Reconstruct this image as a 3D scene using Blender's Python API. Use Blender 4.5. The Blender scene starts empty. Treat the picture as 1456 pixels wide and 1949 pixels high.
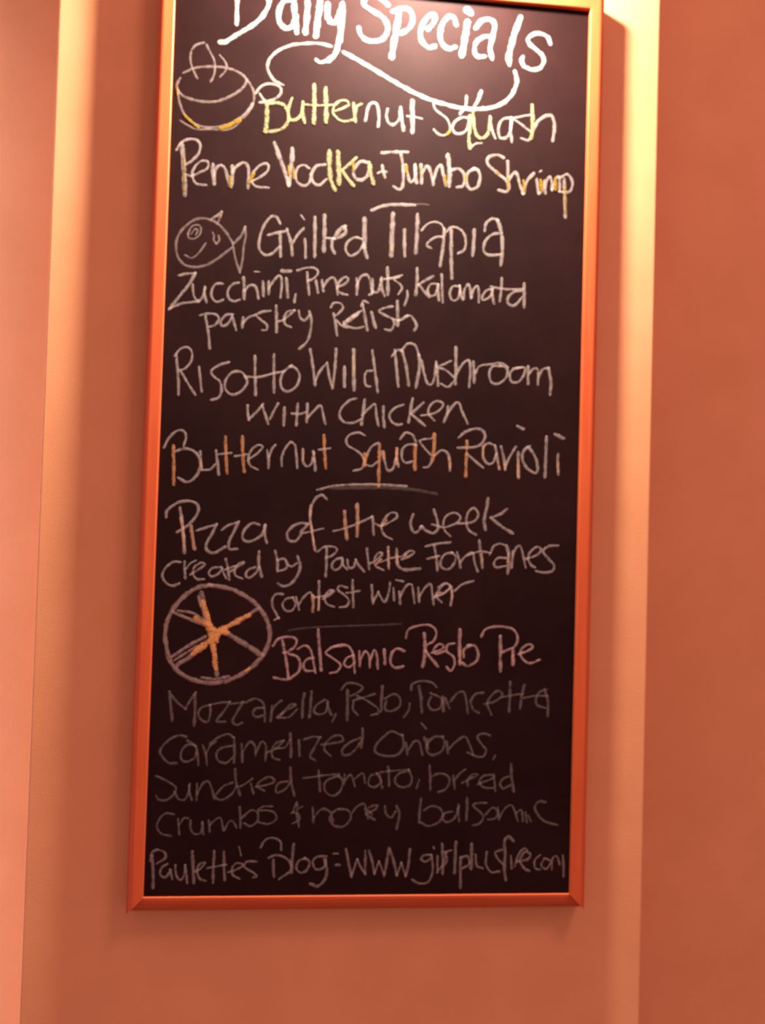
import bpy, bmesh, math, random
from mathutils import Vector

random.seed(7)
S = bpy.context.scene
COL = S.collection

# ------------------------------------------------------------------ camera
cam_data = bpy.data.cameras.new('camera')
cam = bpy.data.objects.new('camera', cam_data)
COL.objects.link(cam)
cam.location = (-0.1103, -1.2519, 0.4679)
cam.rotation_euler = (1.5994, -0.0289, -0.0998)
cam_data.sensor_fit = 'VERTICAL'
cam_data.sensor_height = 36.0
cam_data.lens = 1800.0 / 1949.0 * 36.0
cam_data.clip_start = 0.01
cam_data.dof.use_dof = True            # hand-held phone shot, focused a little short of the board
cam_data.dof.focus_distance = 1.02
cam_data.dof.aperture_fstop = 3.2
S.camera = cam

# ------------------------------------------------------------------ light
WALL_Y = 0.030                          # front of the pilaster the board hangs on
w = bpy.data.worlds.new('room_light')
S.world = w
w.use_nodes = True
bg = w.node_tree.nodes['Background']
bg.inputs['Strength'].default_value = 0.92
# the dim warm room around the photographer: lit ceiling half, darker floor half
_g = w.node_tree.nodes.new('ShaderNodeTexCoord')
_s = w.node_tree.nodes.new('ShaderNodeSeparateXYZ')
_m = w.node_tree.nodes.new('ShaderNodeMapRange')
_c = w.node_tree.nodes.new('ShaderNodeMix')
_c.data_type = 'RGBA'
_m.inputs['From Min'].default_value = -0.7
_m.inputs['From Max'].default_value = 0.7
_c.inputs['A'].default_value = (0.36, 0.185, 0.16, 1)
_c.inputs['B'].default_value = (0.95, 0.49, 0.435, 1)
for _a, _b in ((_g.outputs['Generated'], _s.inputs[0]), (_s.outputs['Z'], _m.inputs['Value']),
               (_m.outputs['Result'], _c.inputs['Factor']), (_c.outputs['Result'], bg.inputs['Color'])):
    w.node_tree.links.new(_a, _b)

def lamp(name, kind, loc, energy, color, radius):
    d = bpy.data.lights.new(name, kind)
    d.energy = energy
    d.color = color
    d.shadow_soft_size = radius
    o = bpy.data.objects.new(name, d)
    o.location = loc
    COL.objects.link(o)
    return o

# small reflector bulb just above the board, right of its middle, close to the wall, aimed down
BULB = (0.070, WALL_Y - 0.176, 1.335)
lamp('picture_light', 'POINT', BULB, 60.0, (1.0, 0.92, 0.72), 0.030)
o = lamp('picture_light_beam', 'SPOT', BULB, 85.0, (1.0, 0.92, 0.72), 0.030)
o.data.spot_size = math.radians(165)
o.data.spot_blend = 1.0
o.rotation_euler = Vector((-0.40, 0.15, -1.0)).to_track_quat('-Z', 'Y').to_euler()
# the room's ceiling light, above and to the right of the photographer
o = lamp('ceiling_light', 'AREA', (1.25, -1.9, 3.1), 41.0, (1.0, 0.54, 0.47), 0.1)
o.data.size = 0.7
o.rotation_euler = (Vector((0, 0, 0.5)) - o.location).to_track_quat('-Z', 'Y').to_euler()
# unseen fill strip, added to brighten the recess left of the pilaster
o = lamp('recess_fill', 'AREA', (-0.80, 0.150, 0.05), 12.5, (0.88, 0.95, 1.1), 0.05)
o.data.shape = 'RECTANGLE'
o.data.size = 0.04
o.data.size_y = 2.4
o.rotation_euler = Vector((0.8, 0.6, 0.0)).to_track_quat('-Z', 'Y').to_euler()

S.view_settings.view_transform = 'Standard'
S.view_settings.look = 'None'
S.view_settings.exposure = 0.0
S.view_settings.gamma = 1.0
S.view_settings.use_curve_mapping = False

# ------------------------------------------------------------------ helpers
def mat_new(name):
    m = bpy.data.materials.new(name)
    m.use_nodes = True
    nt = m.node_tree
    return m, nt, nt.nodes['Principled BSDF']

def nd(nt, kind, **kw):
    n = nt.nodes.new(kind)
    for k, v in kw.items():
        setattr(n, k, v)
    return n

def link(nt, a, b):
    nt.links.new(a, b)

def noise(nt, coord, scale, detail=3.0, rough=0.55):
    n = nd(nt, 'ShaderNodeTexNoise')
    n.inputs['Scale'].default_value = scale
    n.inputs['Detail'].default_value = detail
    n.inputs['Roughness'].default_value = rough
    link(nt, coord, n.inputs['Vector'])
    return n.outputs['Fac']

def ramp(nt, fac, stops):
    r = nd(nt, 'ShaderNodeValToRGB')
    e = r.color_ramp.elements
    while len(e) < len(stops):
        e.new(0.5)
    for el, (p, c) in zip(e, stops):
        el.position = p
        el.color = (*c, 1)
    link(nt, fac, r.inputs['Fac'])
    return r.outputs['Color']

def mathn(nt, op, a, b=None, c=None, clamp=False):
    n = nd(nt, 'ShaderNodeMath', operation=op, use_clamp=clamp)
    for i, v in enumerate((a, b, c)):
        if v is None:
            continue
        if isinstance(v, (int, float)):
            n.inputs[i].default_value = v
        else:
            link(nt, v, n.inputs[i])
    return n.outputs[0]

def bump(nt, bsdf, height, dist, strength):
    b = nd(nt, 'ShaderNodeBump')
    b.inputs['Distance'].default_value = dist
    b.inputs['Strength'].default_value = strength
    link(nt, height, b.inputs['Height'])
    link(nt, b.outputs['Normal'], bsdf.inputs['Normal'])

def obj(name, bm, mats, parent=None, smooth=False):
    me = bpy.data.meshes.new(name)
    bmesh.ops.recalc_face_normals(bm, faces=bm.faces)
    bm.to_mesh(me)
    bm.free()
    for m in (mats if isinstance(mats, (list, tuple)) else [mats]):
        me.materials.append(m)
    if smooth:
        for p in me.polygons:
            p.use_smooth = True
    o = bpy.data.objects.new(name, me)
    COL.objects.link(o)
    if parent is not None:
        o.parent = parent
    return o

# ------------------------------------------------------------------ materials
def wall_material():
    m, nt, b = mat_new('terracotta_wall_paint')
    tc = nd(nt, 'ShaderNodeTexCoord').outputs['Object']
    c = ramp(nt, noise(nt, tc, 9.0, 4.0),
             [(0.3, (0.60, 0.255, 0.125)), (0.7, (0.65, 0.285, 0.145))])
    link(nt, c, b.inputs['Base Color'])
    b.inputs['Roughness'].default_value = 0.75
    b.inputs['Specular IOR Level'].default_value = 0.15
    bump(nt, b, noise(nt, tc, 420.0, 2.0), 0.0006, 0.35)
    return m

def frame_material():
    m, nt, b = mat_new('orange_stained_wood')
    tc = nd(nt, 'ShaderNodeTexCoord').outputs['UV']
    mp = nd(nt, 'ShaderNodeMapping')
    mp.inputs['Scale'].default_value = (6.0, 260.0, 1.0)
    link(nt, tc, mp.inputs['Vector'])
    n = noise(nt, mp.outputs['Vector'], 1.0, 4.0)
    c = ramp(nt, n, [(0.3, (0.44, 0.070, 0.021)), (0.7, (0.52, 0.090, 0.028))])
    link(nt, c, b.inputs['Base Color'])
    b.inputs['Roughness'].default_value = 0.5
    b.inputs['Specular IOR Level'].default_value = 0.2
    bump(nt, b, n, 0.0003, 0.2)
    return m

def slate_material():
    m, nt, b = mat_new('black_chalkboard')
    tc = nd(nt, 'ShaderNodeTexCoord').outputs['Object']
    dust = noise(nt, tc, 5.0, 6.0, 0.65)
    c = ramp(nt, dust, [(0.35, (0.0100, 0.0034, 0.0037)), (0.75, (0.0190, 0.0064, 0.0066))])
    link(nt, c, b.inputs['Base Color'])
    b.inputs['Roughness'].default_value = 0.6
    b.inputs['Specular IOR Level'].default_value = 0.03
    bump(nt, b, noise(nt, tc, 700.0, 2.0), 0.0003, 0.25)
    return m

def chalk_material(name, color, cover):
    """dry chalk: grainy, see-through between the grains, thinner towards the edge of the stroke"""
    m, nt, b = mat_new(name)
    tcn = nd(nt, 'ShaderNodeTexCoord')
    tc = tcn.outputs['Object']
    fine = noise(nt, tc, 750.0, 2.0, 0.6)
    broad = noise(nt, tc, 130.0, 2.0)
    sep = nd(nt, 'ShaderNodeSeparateXYZ')
    link(nt, tcn.outputs['UV'], sep.inputs[0])
    e = mathn(nt, 'ABSOLUTE', mathn(nt, 'SUBTRACT', sep.outputs['Y'], 0.5))      # 0 middle .. 0.5 edge
    e = mathn(nt, 'MULTIPLY', mathn(nt, 'POWER', mathn(nt, 'MULTIPLY', e, 2.0), 3.0), 0.42)
    g = mathn(nt, 'ADD', mathn(nt, 'MULTIPLY', fine, 0.65), mathn(nt, 'MULTIPLY', broad, 0.45))
    g = mathn(nt, 'SUBTRACT', g, e)
    a = mathn(nt, 'MULTIPLY', mathn(nt, 'SUBTRACT', g, 0.32), 4.0, clamp=True)
    a = mathn(nt, 'MULTIPLY', a, cover)
    b.inputs['Base Color'].default_value = (*color, 1)
    b.inputs['Roughness'].default_value = 1.0
    b.inputs['Specular IOR Level'].default_value = 0.0
    link(nt, a, b.inputs['Alpha'])
    return m

WALL = wall_material()
WOOD = frame_material()
SLATE = slate_material()
WHITE = (0.76, 0.59, 0.57)
CHALK = {
    'h': chalk_material('white_chalk_firm', WHITE, 0.34),
    'w': chalk_material('white_chalk', WHITE, 0.22),
    'm': chalk_material('white_chalk_dry', WHITE, 0.25),
    'b': chalk_material('white_chalk_thin', (0.76, 0.56, 0.54), 0.13),
    'e': chalk_material('white_chalk_light', (0.76, 0.56, 0.54), 0.17),
    'c': chalk_material('rosy_chalk', (0.80, 0.50, 0.46), 0.23),
    'd': chalk_material('white_chalk_faint', WHITE, 0.10),
    'f': chalk_material('white_chalk_smear', WHITE, 0.05),
    'p': chalk_material('pink_chalk', (0.78, 0.46, 0.45), 0.32),
    'k': chalk_material('cream_chalk', (0.205, 0.170, 0.098), 0.85),
    'y': chalk_material('yellow_chalk', (0.190, 0.108, 0.010), 0.85),
    'q': chalk_material('peach_chalk', (0.80, 0.44, 0.30), 0.34),
    'g': chalk_material('golden_chalk', (0.80, 0.48, 0.16), 0.24),
    'r': chalk_material('dull_orange_chalk', (0.80, 0.36, 0.17), 0.34),
    'o': chalk_material('orange_chalk', (0.62, 0.26, 0.10), 0.72),
}

# ------------------------------------------------------------------ the walls
TURN = -0.0100                          # the board hangs a touch off parallel to the wall
PL, PR = -0.4385, 0.3925                # left and right edges of the pilaster
RECESS = 0.17                           # how far the wall behind steps back

def box_bm(x0, x1, y0, y1, z0, z1, bev=0.0):
    bm = bmesh.new()
    bmesh.ops.create_cube(bm, size=1.0)
    for v in bm.verts:
        v.co = Vector((x0 + (v.co.x + 0.5) * (x1 - x0), y0 + (v.co.y + 0.5) * (y1 - y0), z0 + (v.co.z + 0.5) * (z1 - z0)))
    if bev:
        es = [e for e in bm.edges if abs(e.verts[0].co.z - e.verts[1].co.z) > 0.5]
        bmesh.ops.bevel(bm, geom=es, offset=bev, segments=3, profile=0.5, affect='EDGES')
    return bm

o = obj('wall_front', box_bm(PL, PR, 0.0, RECESS + 0.02, -1.15, 1.75, 0.003), WALL)
o.location.y = WALL_Y
o.rotation_euler.z = TURN
o['kind'] = 'structure'
o['label'] = 'terracotta painted pilaster behind the chalkboard'
o['category'] = 'wall'
o = obj('wall_back', box_bm(-2.6, 2.6, RECESS, RECESS + 0.12, -1.15, 1.75), WALL)
o.location.y = WALL_Y
o.rotation_euler.z = TURN
o['kind'] = 'structure'
o['label'] = 'terracotta wall set back on both sides of the pilaster'
o['category'] = 'wall'

# ------------------------------------------------------------------ the chalkboard
board = bpy.data.objects.new('chalkboard', None)
board.empty_display_size = 0.2
COL.objects.link(board)
board['label'] = 'tall framed black chalkboard with handwritten daily specials hanging on terracotta wall'
board['category'] = 'chalkboard'

IN = [(-0.28, 0.0), (0.28, 0.0), (0.28, 1.2032), (-0.28, 1.2070)]      # inner corners, BL BR TR TL
BACK_Y = 0.0235                                                         # back of the frame
FW = 0.0215                                                            # width of the rails

def frame_rail(a, b, na, nb, low):
    """mitred rail from inner corner a to inner corner b; na, nb point outwards along the mitres"""
    #         across (0 inner .. 1 outer), y
    prof = [(0.0, 0.004), (0.0, -0.0070), (0.05, -0.0080), (0.62, -0.0082), (0.72, -0.0077),
            (0.86, -0.0056), (0.96, -0.0028), (1.0, 0.0), (1.0, BACK_Y), (0.0, BACK_Y)]
    if low:                                    # the bottom rail rounds off sooner
        prof = [(0.0, 0.004), (0.0, -0.0030), (0.04, -0.0036), (0.20, -0.0034), (0.42, -0.0022),
                (0.66, 0.0004), (0.85, 0.0040), (1.0, 0.0090), (1.0, BACK_Y), (0.0, BACK_Y)]
    bm = bmesh.new()
    uv = bm.loops.layers.uv.new('UVMap')
    length = math.hypot(b[0] - a[0], b[1] - a[1])
    n = 24
    rows = []
    for i in range(n + 1):
        t = i / n
        row = []
        for s, y in prof:
            px, pz = a[0] + na[0] * FW * s, a[1] + na[1] * FW * s
            qx, qz = b[0] + nb[0] * FW * s, b[1] + nb[1] * FW * s
            row.append(bm.verts.new((px + (qx - px) * t, y, pz + (qz - pz) * t)))
        rows.append(row)
    k = len(prof)
    for i in range(n):
        for j in range(k):
            f = bm.faces.new((rows[i][j], rows[i + 1][j], rows[i + 1][(j + 1) % k], rows[i][(j + 1) % k]))
            for l, (ii, jj) in zip(f.loops, ((i, j), (i + 1, j), (i + 1, j + 1), (i, j + 1))):
                l[uv].uv = (ii / n * length, jj * 0.004)
    bm.faces.new(rows[0])
    bm.faces.new(list(reversed(rows[-1])))
    return bm

OUT = [(-1, -1), (1, -1), (1, 1), (-1, 1)]
for i, (nm, lab) in enumerate((('bottom', 'dark red bottom rail of the wooden frame'), ('right', None),
                               ('top', None), ('left', None))):
    j = (i + 1) % 4
    r = obj('frame_rail', frame_rail(IN[i], IN[j], OUT[i], OUT[j], nm == 'bottom'), WOOD, board)

bm = bmesh.new()
pts = [(IN[i][0] + OUT[i][0] * 0.006, IN[i][1] + OUT[i][1] * 0.006) for i in range(4)]
fr = [bm.verts.new((x, 0.0, z)) for x, z in pts]
bk = [bm.verts.new((x, 0.0055, z)) for x, z in pts]
bm.faces.new(fr)
bm.faces.new(list(reversed(bk)))
for i in range(4):
    j = (i + 1) % 4
    bm.faces.new((fr[i], fr[j], bk[j], bk[i]))
slate = obj('slate_panel', bm, SLATE, board)
slate['label'] = 'black writing surface dusty with old chalk'

# ------------------------------------------------------------------ the writing
# every stroke: chalk key + width (1/100 mm), then x z pairs along it (1/10 mm) on the board's face
WRITING = {
    'heading_lettering': """h559 -2007 11940 -1998 11781 -1996 11603 -1993 11462
h628 -2100 11985 -1841 11981 -1630 11901 -1577 11781 -1622 11653 -1721 11511 -1873 11392 -2025 11282 -2126 11207 -2195 11197
h702 -1245 11864 -1366 11826 -1432 11723 -1446 11597 -1408 11493 -1337 11455 -1259 11497 -1211 11617
h738 -1255 11898 -1235 11668 -1199 11421
h739 -1065 11826 -1067 11682 -1082 11422
h598 -1052 11973 -1048 11963
h811 -887 12110 -905 11768 -926 11587 -941 11393
h775 -795 11813 -797 11687 -753 11587 -674 11599 -625 11720 -601 11812
h812 -597 11830 -603 11578 -628 11344
h705 -628 11344 -675 11161 -760 11068
h493 -760 11068 -868 11029 -922 11055
h638 9 11891 -64 11948 -173 12019 -295 11946 -302 11855 -184 11784 -57 11714 21 11595 -14 11448 -136 11375 -261 11383 -343 11448 -368 11526
h639 92 11808 189 11852 314 11836 357 11713 312 11592 198 11511
h781 164 11769 135 11550 105 11350 86 11186
h641 572 11605 650 11702 653 11793 594 11797 507 11690 466 11542 497 11418 579 11352 660 11373
h643 952 11700 919 11788 837 11790 759 11675 736 11546 766 11422 858 11353 939 11378
h1073 1115 11895 1128 11884
h822 1107 11731 1080 11520 1041 11290
h644 1230 11678 1309 11784 1418 11803 1483 11735 1460 11570 1428 11403 1459 11278
h609 1442 11568 1333 11559 1227 11459 1221 11332 1277 11278 1349 11288
h791 1837 11856 1752 11594 1695 11334 1703 11225
h577 2264 11544 2220 11632 2099 11668 1981 11622 1955 11537 2049 11454 2152 11371 2182 11282 2129 11186 2020 11159 1909 11196 1870 11266 1884 11313""",
    'heading_flourish': """w423 -743 11259 -894 11283 -1069 11268 -1260 11230 -1431 11144 -1532 11039 -1569 10929 -1543 10825 -1470 10733 -1365 10688
h564 -556 11188 -395 11112 -161 10996 92 10863 345 10739 599 10642 870 10581 1070 10551 1251 10552 1468 10590 1629 10665 1736 10773 1797 10905 1813 10997 1783 11104""",
    'bowl_drawing': """b346 -2659 10746 -2525 10818 -2355 10853 -2183 10859 -2010 10832 -1887 10771 -1833 10705
b384 -1834 10714 -1862 10641 -1924 10565 -2033 10486 -2169 10414 -2322 10380 -2476 10386 -2631 10423 -2715 10487 -2747 10572 -2707 10663
b346 -2727 10504 -2715 10399 -2686 10296 -2623 10178 -2517 10090 -2396 10046 -2259 10047 -2106 10085 -1954 10166 -1837 10272 -1754 10384 -1731 10492 -1752 10596 -1816 10697
b277 -2680 10104 -2584 10050 -2463 10006 -2275 10020 -2104 10023 -1985 10067 -1902 10161
b487 -1869 10217 -1803 10292 -1754 10393
b313 -2417 11170 -2518 11127 -2575 11034 -2580 10919 -2551 10816 -2486 10689
b313 -2373 11139 -2327 11045 -2272 10944 -2260 10839 -2266 10751 -2305 10659
b278 -2197 11012 -2135 10946 -2103 10869 -2130 10797 -2188 10730
y381 -2631 10178 -2552 10110 -2455 10033
y556 -2148 10047 -2037 10090 -1919 10169
y242 -2741 10555 -2734 10451""",
    'butternut_squash_lettering': """w384 -1708 10555 -1658 10630 -1573 10681 -1469 10680 -1389 10642 -1387 10562 -1462 10486 -1583 10441 -1651 10427
w384 -1655 10533 -1619 10483 -1564 10416
k594 -1564 10416 -1557 10293 -1559 10151 -1567 10053
k454 -1530 10427 -1409 10436 -1321 10399 -1274 10296 -1279 10189 -1346 10096 -1466 10052 -1570 10035
k420 -1237 10503 -1268 10403 -1273 10278 -1228 10220 -1150 10243 -1100 10327 -1086 10434
k456 -1087 10461 -1083 10328 -1056 10206
k315 -1078 10444 -920 10438 -640 10468
k562 -942 10703 -934 10446 -931 10211
k598 -790 10670 -777 10457 -770 10241
k352 -638 10388 -551 10430 -473 10484 -510 10534 -589 10525 -666 10457 -681 10358 -617 10282 -528 10253 -423 10279
k493 -408 10494 -391 10379 -378 10269
k388 -382 10398 -358 10471 -306 10502
w423 -243 10292 -228 10391 -203 10491 -139 10541 -84 10491 -62 10350 -71 10224
w389 50 10457 38 10375 64 10288 127 10256 197 10315 228 10461
w496 227 10488 246 10337 275 10199
w638 382 10589 391 10383 397 10186
w283 320 10387 427 10381 517 10366
w320 673 10575 701 10505 784 10448 867 10382 905 10295 898 10214 828 10160 747 10176 691 10226
w392 1182 10424 1073 10425 975 10363 942 10280 971 10210 1052 10198 1132 10257 1165 10368
w285 1193 10009 1263 10077 1344 10092
w428 1120 10708 1114 10599 1045 10477
w536 1317 10796 1283 10684 1232 10572
w358 1456 10462 1479 10301 1533 10174
w394 1735 10464 1644 10449 1583 10363 1576 10253 1605 10183 1678 10188 1731 10265 1754 10430
w394 1753 10466 1745 10302 1761 10144
w323 2026 10531 1908 10504 1781 10459 1855 10410 1967 10336 2032 10286
w323 2034 10232 1989 10174 1897 10195
w467 2050 10306 2111 10437 2219 10527 2311 10534 2350 10437 2350 10309 2334 10202
k499 1172 10441 1177 10261 1171 10134 1187 10018
k464 1232 10572 1216 10498 1229 10355 1259 10231 1315 10162 1388 10177 1440 10262 1457 10444
k503 2032 10654 2046 10469 2034 10214
y427 872 10181 895 10208
y251 2035 10232 2040 10205""",
    'penne_vodka_lettering': """w622 -2651 9774 -2629 9618 -2611 9444 -2600 9270 -2590 9131
w380 -2717 9717 -2661 9808 -2561 9868 -2458 9857 -2413 9782 -2443 9666 -2517 9582 -2600 9515
w346 -2579 9394 -2519 9381 -2409 9432 -2317 9491 -2303 9570 -2364 9592 -2447 9543 -2503 9434 -2492 9339 -2438 9278 -2327 9271
w555 -2242 9539 -2229 9418 -2217 9305
w416 -2221 9418 -2190 9517 -2122 9544 -2069 9481 -2045 9377 -2011 9283
w486 -1988 9539 -1981 9417 -1993 9284
w417 -1982 9469 -1917 9562 -1832 9603 -1782 9553 -1771 9431 -1773 9276
w348 -1746 9354 -1636 9414 -1535 9500 -1512 9581 -1565 9612 -1649 9562 -1724 9452 -1729 9363 -1667 9297 -1511 9290
w559 -1440 9886 -1368 9705 -1302 9533 -1239 9352
w595 -1207 9823 -1207 9681 -1226 9485 -1235 9352
w350 -981 9590 -1052 9625 -1129 9580 -1156 9481 -1123 9386 -1035 9348 -967 9397 -952 9504
w421 -773 9649 -878 9624 -936 9523 -923 9409 -835 9370 -749 9447
k632 -712 9822 -706 9627 -687 9469
k526 -687 9469 -660 9391 -626 9322
k632 -598 9821 -584 9618 -570 9414
k422 -355 9767 -440 9681 -543 9585
k492 -525 9568 -452 9476 -382 9397
y242 -2624 9618 -2609 9444 -2601 9166
y347 -2011 9397 -2004 9284
y452 -1706 9453 -1758 9353
y280 -1251 9590 -1236 9485
y315 -1178 9568 -1177 9445
w458 -194 9715 -283 9727 -360 9651 -384 9560 -337 9483 -258 9483 -189 9555 -167 9682
w388 2 9684 18 9605 41 9539
w317 -49 9586 -5 9613 57 9608
w424 -4 9863 156 9886 333 9899
w424 245 9880 280 9712 290 9534 276 9408 232 9384 169 9410
w389 321 9715 352 9574 390 9491 442 9544 442 9723
w460 446 9724 458 9599 473 9493
w461 526 9729 538 9605 541 9494
w425 555 9642 606 9726 653 9666 699 9486
w426 701 9544 750 9709 803 9748 828 9642 868 9487
w604 889 9889 916 9684 918 9487
w427 948 9695 1038 9719 1108 9661 1128 9573 1098 9484 1030 9467
w428 1254 9734 1166 9665 1151 9538 1208 9452 1297 9485 1339 9605 1309 9711 1254 9734
w429 1649 9915 1557 9944 1458 9910 1429 9836 1489 9759 1600 9676 1693 9610 1746 9524 1706 9449 1606 9460
k564 -173 9708 -151 9576 -112 9445
y317 -385 9702 -385 9613
y354 330 9707 338 9618
y283 527 9702 534 9640
y355 858 9599 860 9510
y320 1139 9636 1141 9564
y250 1567 9719 1600 9685
w465 1714 9856 1722 9703 1729 9504
w429 1747 9623 1791 9698 1836 9719 1865 9640 1899 9534 1938 9442
w465 1944 9443 1976 9593 2074 9717
w430 2122 9639 2137 9549 2154 9456
w287 2165 9754 2179 9763
w395 2163 9457 2217 9500 2232 9628
w359 2249 9466 2256 9612 2304 9697 2333 9635 2336 9517
w395 2345 9518 2387 9657 2433 9696 2450 9507
w468 2507 9665 2521 9466 2536 9158
w396 2451 9688 2551 9744 2618 9654 2611 9545 2557 9495 2446 9501
y393 1722 9630 1728 9513
y358 1939 9609 1952 9483
y466 2177 9625 2189 9499
y467 2384 9666 2391 9530
y252 2514 9593 2526 9394 2531 9212""",
    'grilled_tilapia_lettering': """w458 -114 9080 17 9142 176 9173 443 9183
f248 443 9183 532 9202 639 9199
w383 -1340 8826 -1377 8894 -1447 8911 -1530 8814 -1586 8670 -1607 8528 -1587 8442 -1508 8385 -1414 8426 -1339 8509
w383 -1482 8659 -1388 8691 -1250 8726
w418 -1336 8694 -1323 8545 -1318 8388
w419 -1242 8744 -1185 8571 -1162 8414
w349 -1159 8573 -1101 8682 -1026 8775
w245 -1063 8949 -1021 8895
w384 -1004 8626 -991 8512 -988 8389
w455 -877 8925 -869 8661 -866 8414
w525 -752 8960 -746 8757 -747 8492
w315 -725 8661 -621 8667
w526 -603 8677 -554 8777 -476 8835
w456 -476 8835 -465 8756 -534 8690 -612 8659
w455 -638 8648 -643 8551 -606 8474
w351 -252 8681 -340 8693 -427 8635 -459 8544 -421 8458 -351 8453 -265 8529 -223 8611
w598 -216 8949 -210 8754 -205 8577
w527 -205 8577 -194 8507 -171 8446
w635 166 9035 161 8777 157 8492
w459 328 8832 330 8645 338 8489
w531 500 9051 498 8798 488 8547
w283 559 8846 629 8931 735 8973 825 8943 867 8874
w461 867 8874 859 8694 826 8389
w319 848 8774 758 8769 662 8700 637 8645 691 8613
w461 962 8862 968 8647 974 8433 988 8228
w355 900 8849 952 8906 1042 8911 1124 8854 1163 8749 1148 8622 1069 8564
w498 1277 8890 1273 8701 1264 8557
w392 1421 8899 1437 8999 1525 9067 1598 9045
w499 1598 9045 1648 8886 1671 8689 1654 8446
w392 1648 8877 1531 8852 1443 8765 1409 8656 1448 8577 1538 8565 1629 8579
g176 160 8634 158 8563""",
    'fish_drawing': """b347 -1951 8525 -2041 8660 -2165 8774 -2321 8826 -2456 8800 -2588 8687 -2669 8552 -2681 8412 -2642 8275 -2554 8193 -2418 8175 -2266 8219 -2116 8323 -1966 8454
b311 -2235 8822 -2152 8889 -2102 8936 -2125 8847 -2156 8766
b450 -2168 8870 -2134 8881
b312 -1941 8473 -1911 8335 -1872 8215 -1844 8138
b312 -1844 8138 -1815 8306 -1804 8482 -1783 8623 -1795 8745
b347 -1795 8745 -1843 8628 -1942 8508
b276 -2535 8612 -2487 8711 -2403 8733 -2367 8683 -2390 8595 -2464 8546 -2524 8560 -2535 8612
b242 -2492 8614 -2443 8678 -2409 8663 -2432 8601
b276 -2559 8323 -2473 8294 -2390 8359 -2301 8495
b277 -2212 8640 -2194 8607 -2200 8554 -2173 8512
b346 -2134 8601 -2127 8550 -2156 8504""",
    'zucchini_lettering': """w344 -2626 8054 -2534 8081 -2424 8093
w414 -2424 8093 -2495 7945 -2608 7791 -2737 7607
w344 -2737 7607 -2605 7678 -2487 7706 -2368 7721
w345 -2452 7938 -2431 7801 -2377 7734 -2319 7781 -2289 7904
w380 -2290 7913 -2290 7817 -2266 7723
w346 -2070 7977 -2155 7964 -2203 7874 -2191 7779 -2130 7730 -2054 7760
w346 -1857 7998 -1933 7976 -1990 7886 -1978 7790 -1908 7751 -1841 7772
w451 -1790 8063 -1780 7923 -1776 7798
w381 -1773 7906 -1710 7971 -1641 7966 -1607 7898 -1593 7811
w417 -1536 8024 -1525 7850
w208 -1647 8158 -1587 8158
w417 -1462 8029 -1457 7880
w348 -1451 7959 -1385 8068 -1318 8124 -1289 8038 -1300 7836
w418 -1230 8085 -1205 7850
w522 -1285 8188 -1190 8193
w314 -1102 7882 -1116 7785
w314 -1086 8208 -975 8249 -852 8248 -816 8188 -866 8115 -943 8075
w384 -958 8180 -942 8040 -925 7900
w384 -839 8081 -808 7933
w385 -757 8086 -739 7955
w350 -732 8017 -674 8108 -605 8138 -567 8061 -545 7921
w350 -540 8018 -445 8068 -412 8140 -473 8146 -541 8062 -547 7974 -493 7933 -423 7919
w386 -297 8138 -286 8059 -291 7935
w386 -295 8059 -237 8177 -158 8199 -121 8139 -95 8034 -81 7973
w387 -86 8141 -76 7973 -115 7936
w351 -72 7974 -2 7986 29 8147
w422 37 8166 40 8042 79 7938
w458 113 8303 121 8117 126 7958
w352 29 8147 169 8173 301 8220
w317 275 8197 205 8157 287 8100 315 8048 273 7966
w353 387 8008 389 7937 357 7820
w424 512 8317 517 8139 504 7970
w389 728 8231 632 8173 544 8114
w388 545 8105 609 8029 683 7953
w354 794 8128 705 8123 662 8041 691 7971 762 7984 804 8102
w389 803 8120 806 8022 818 7916
w354 848 8256 858 8069 872 7892
w355 1081 8117 1001 8104 967 8013 997 7925 1068 7938 1101 8029 1099 8118
w390 1099 8118 1110 8030 1140 7942
w355 1157 7952 1163 8068 1215 8152 1244 8073 1256 7966
w355 1265 7976 1289 8084 1342 8132 1362 8043 1366 7918
w356 1550 8108 1461 8076 1409 7983 1437 7949 1517 7998 1551 8081
w391 1542 8089 1553 8000 1573 7912
w356 1532 8133 1677 8115 1804 8113 1968 8122
w392 1673 8249 1668 8096 1654 7952
w393 1950 8103 1841 8079 1762 7994 1773 7913 1864 7900 1952 8004
w464 1984 8195 1988 8042 1992 7889""",
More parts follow.
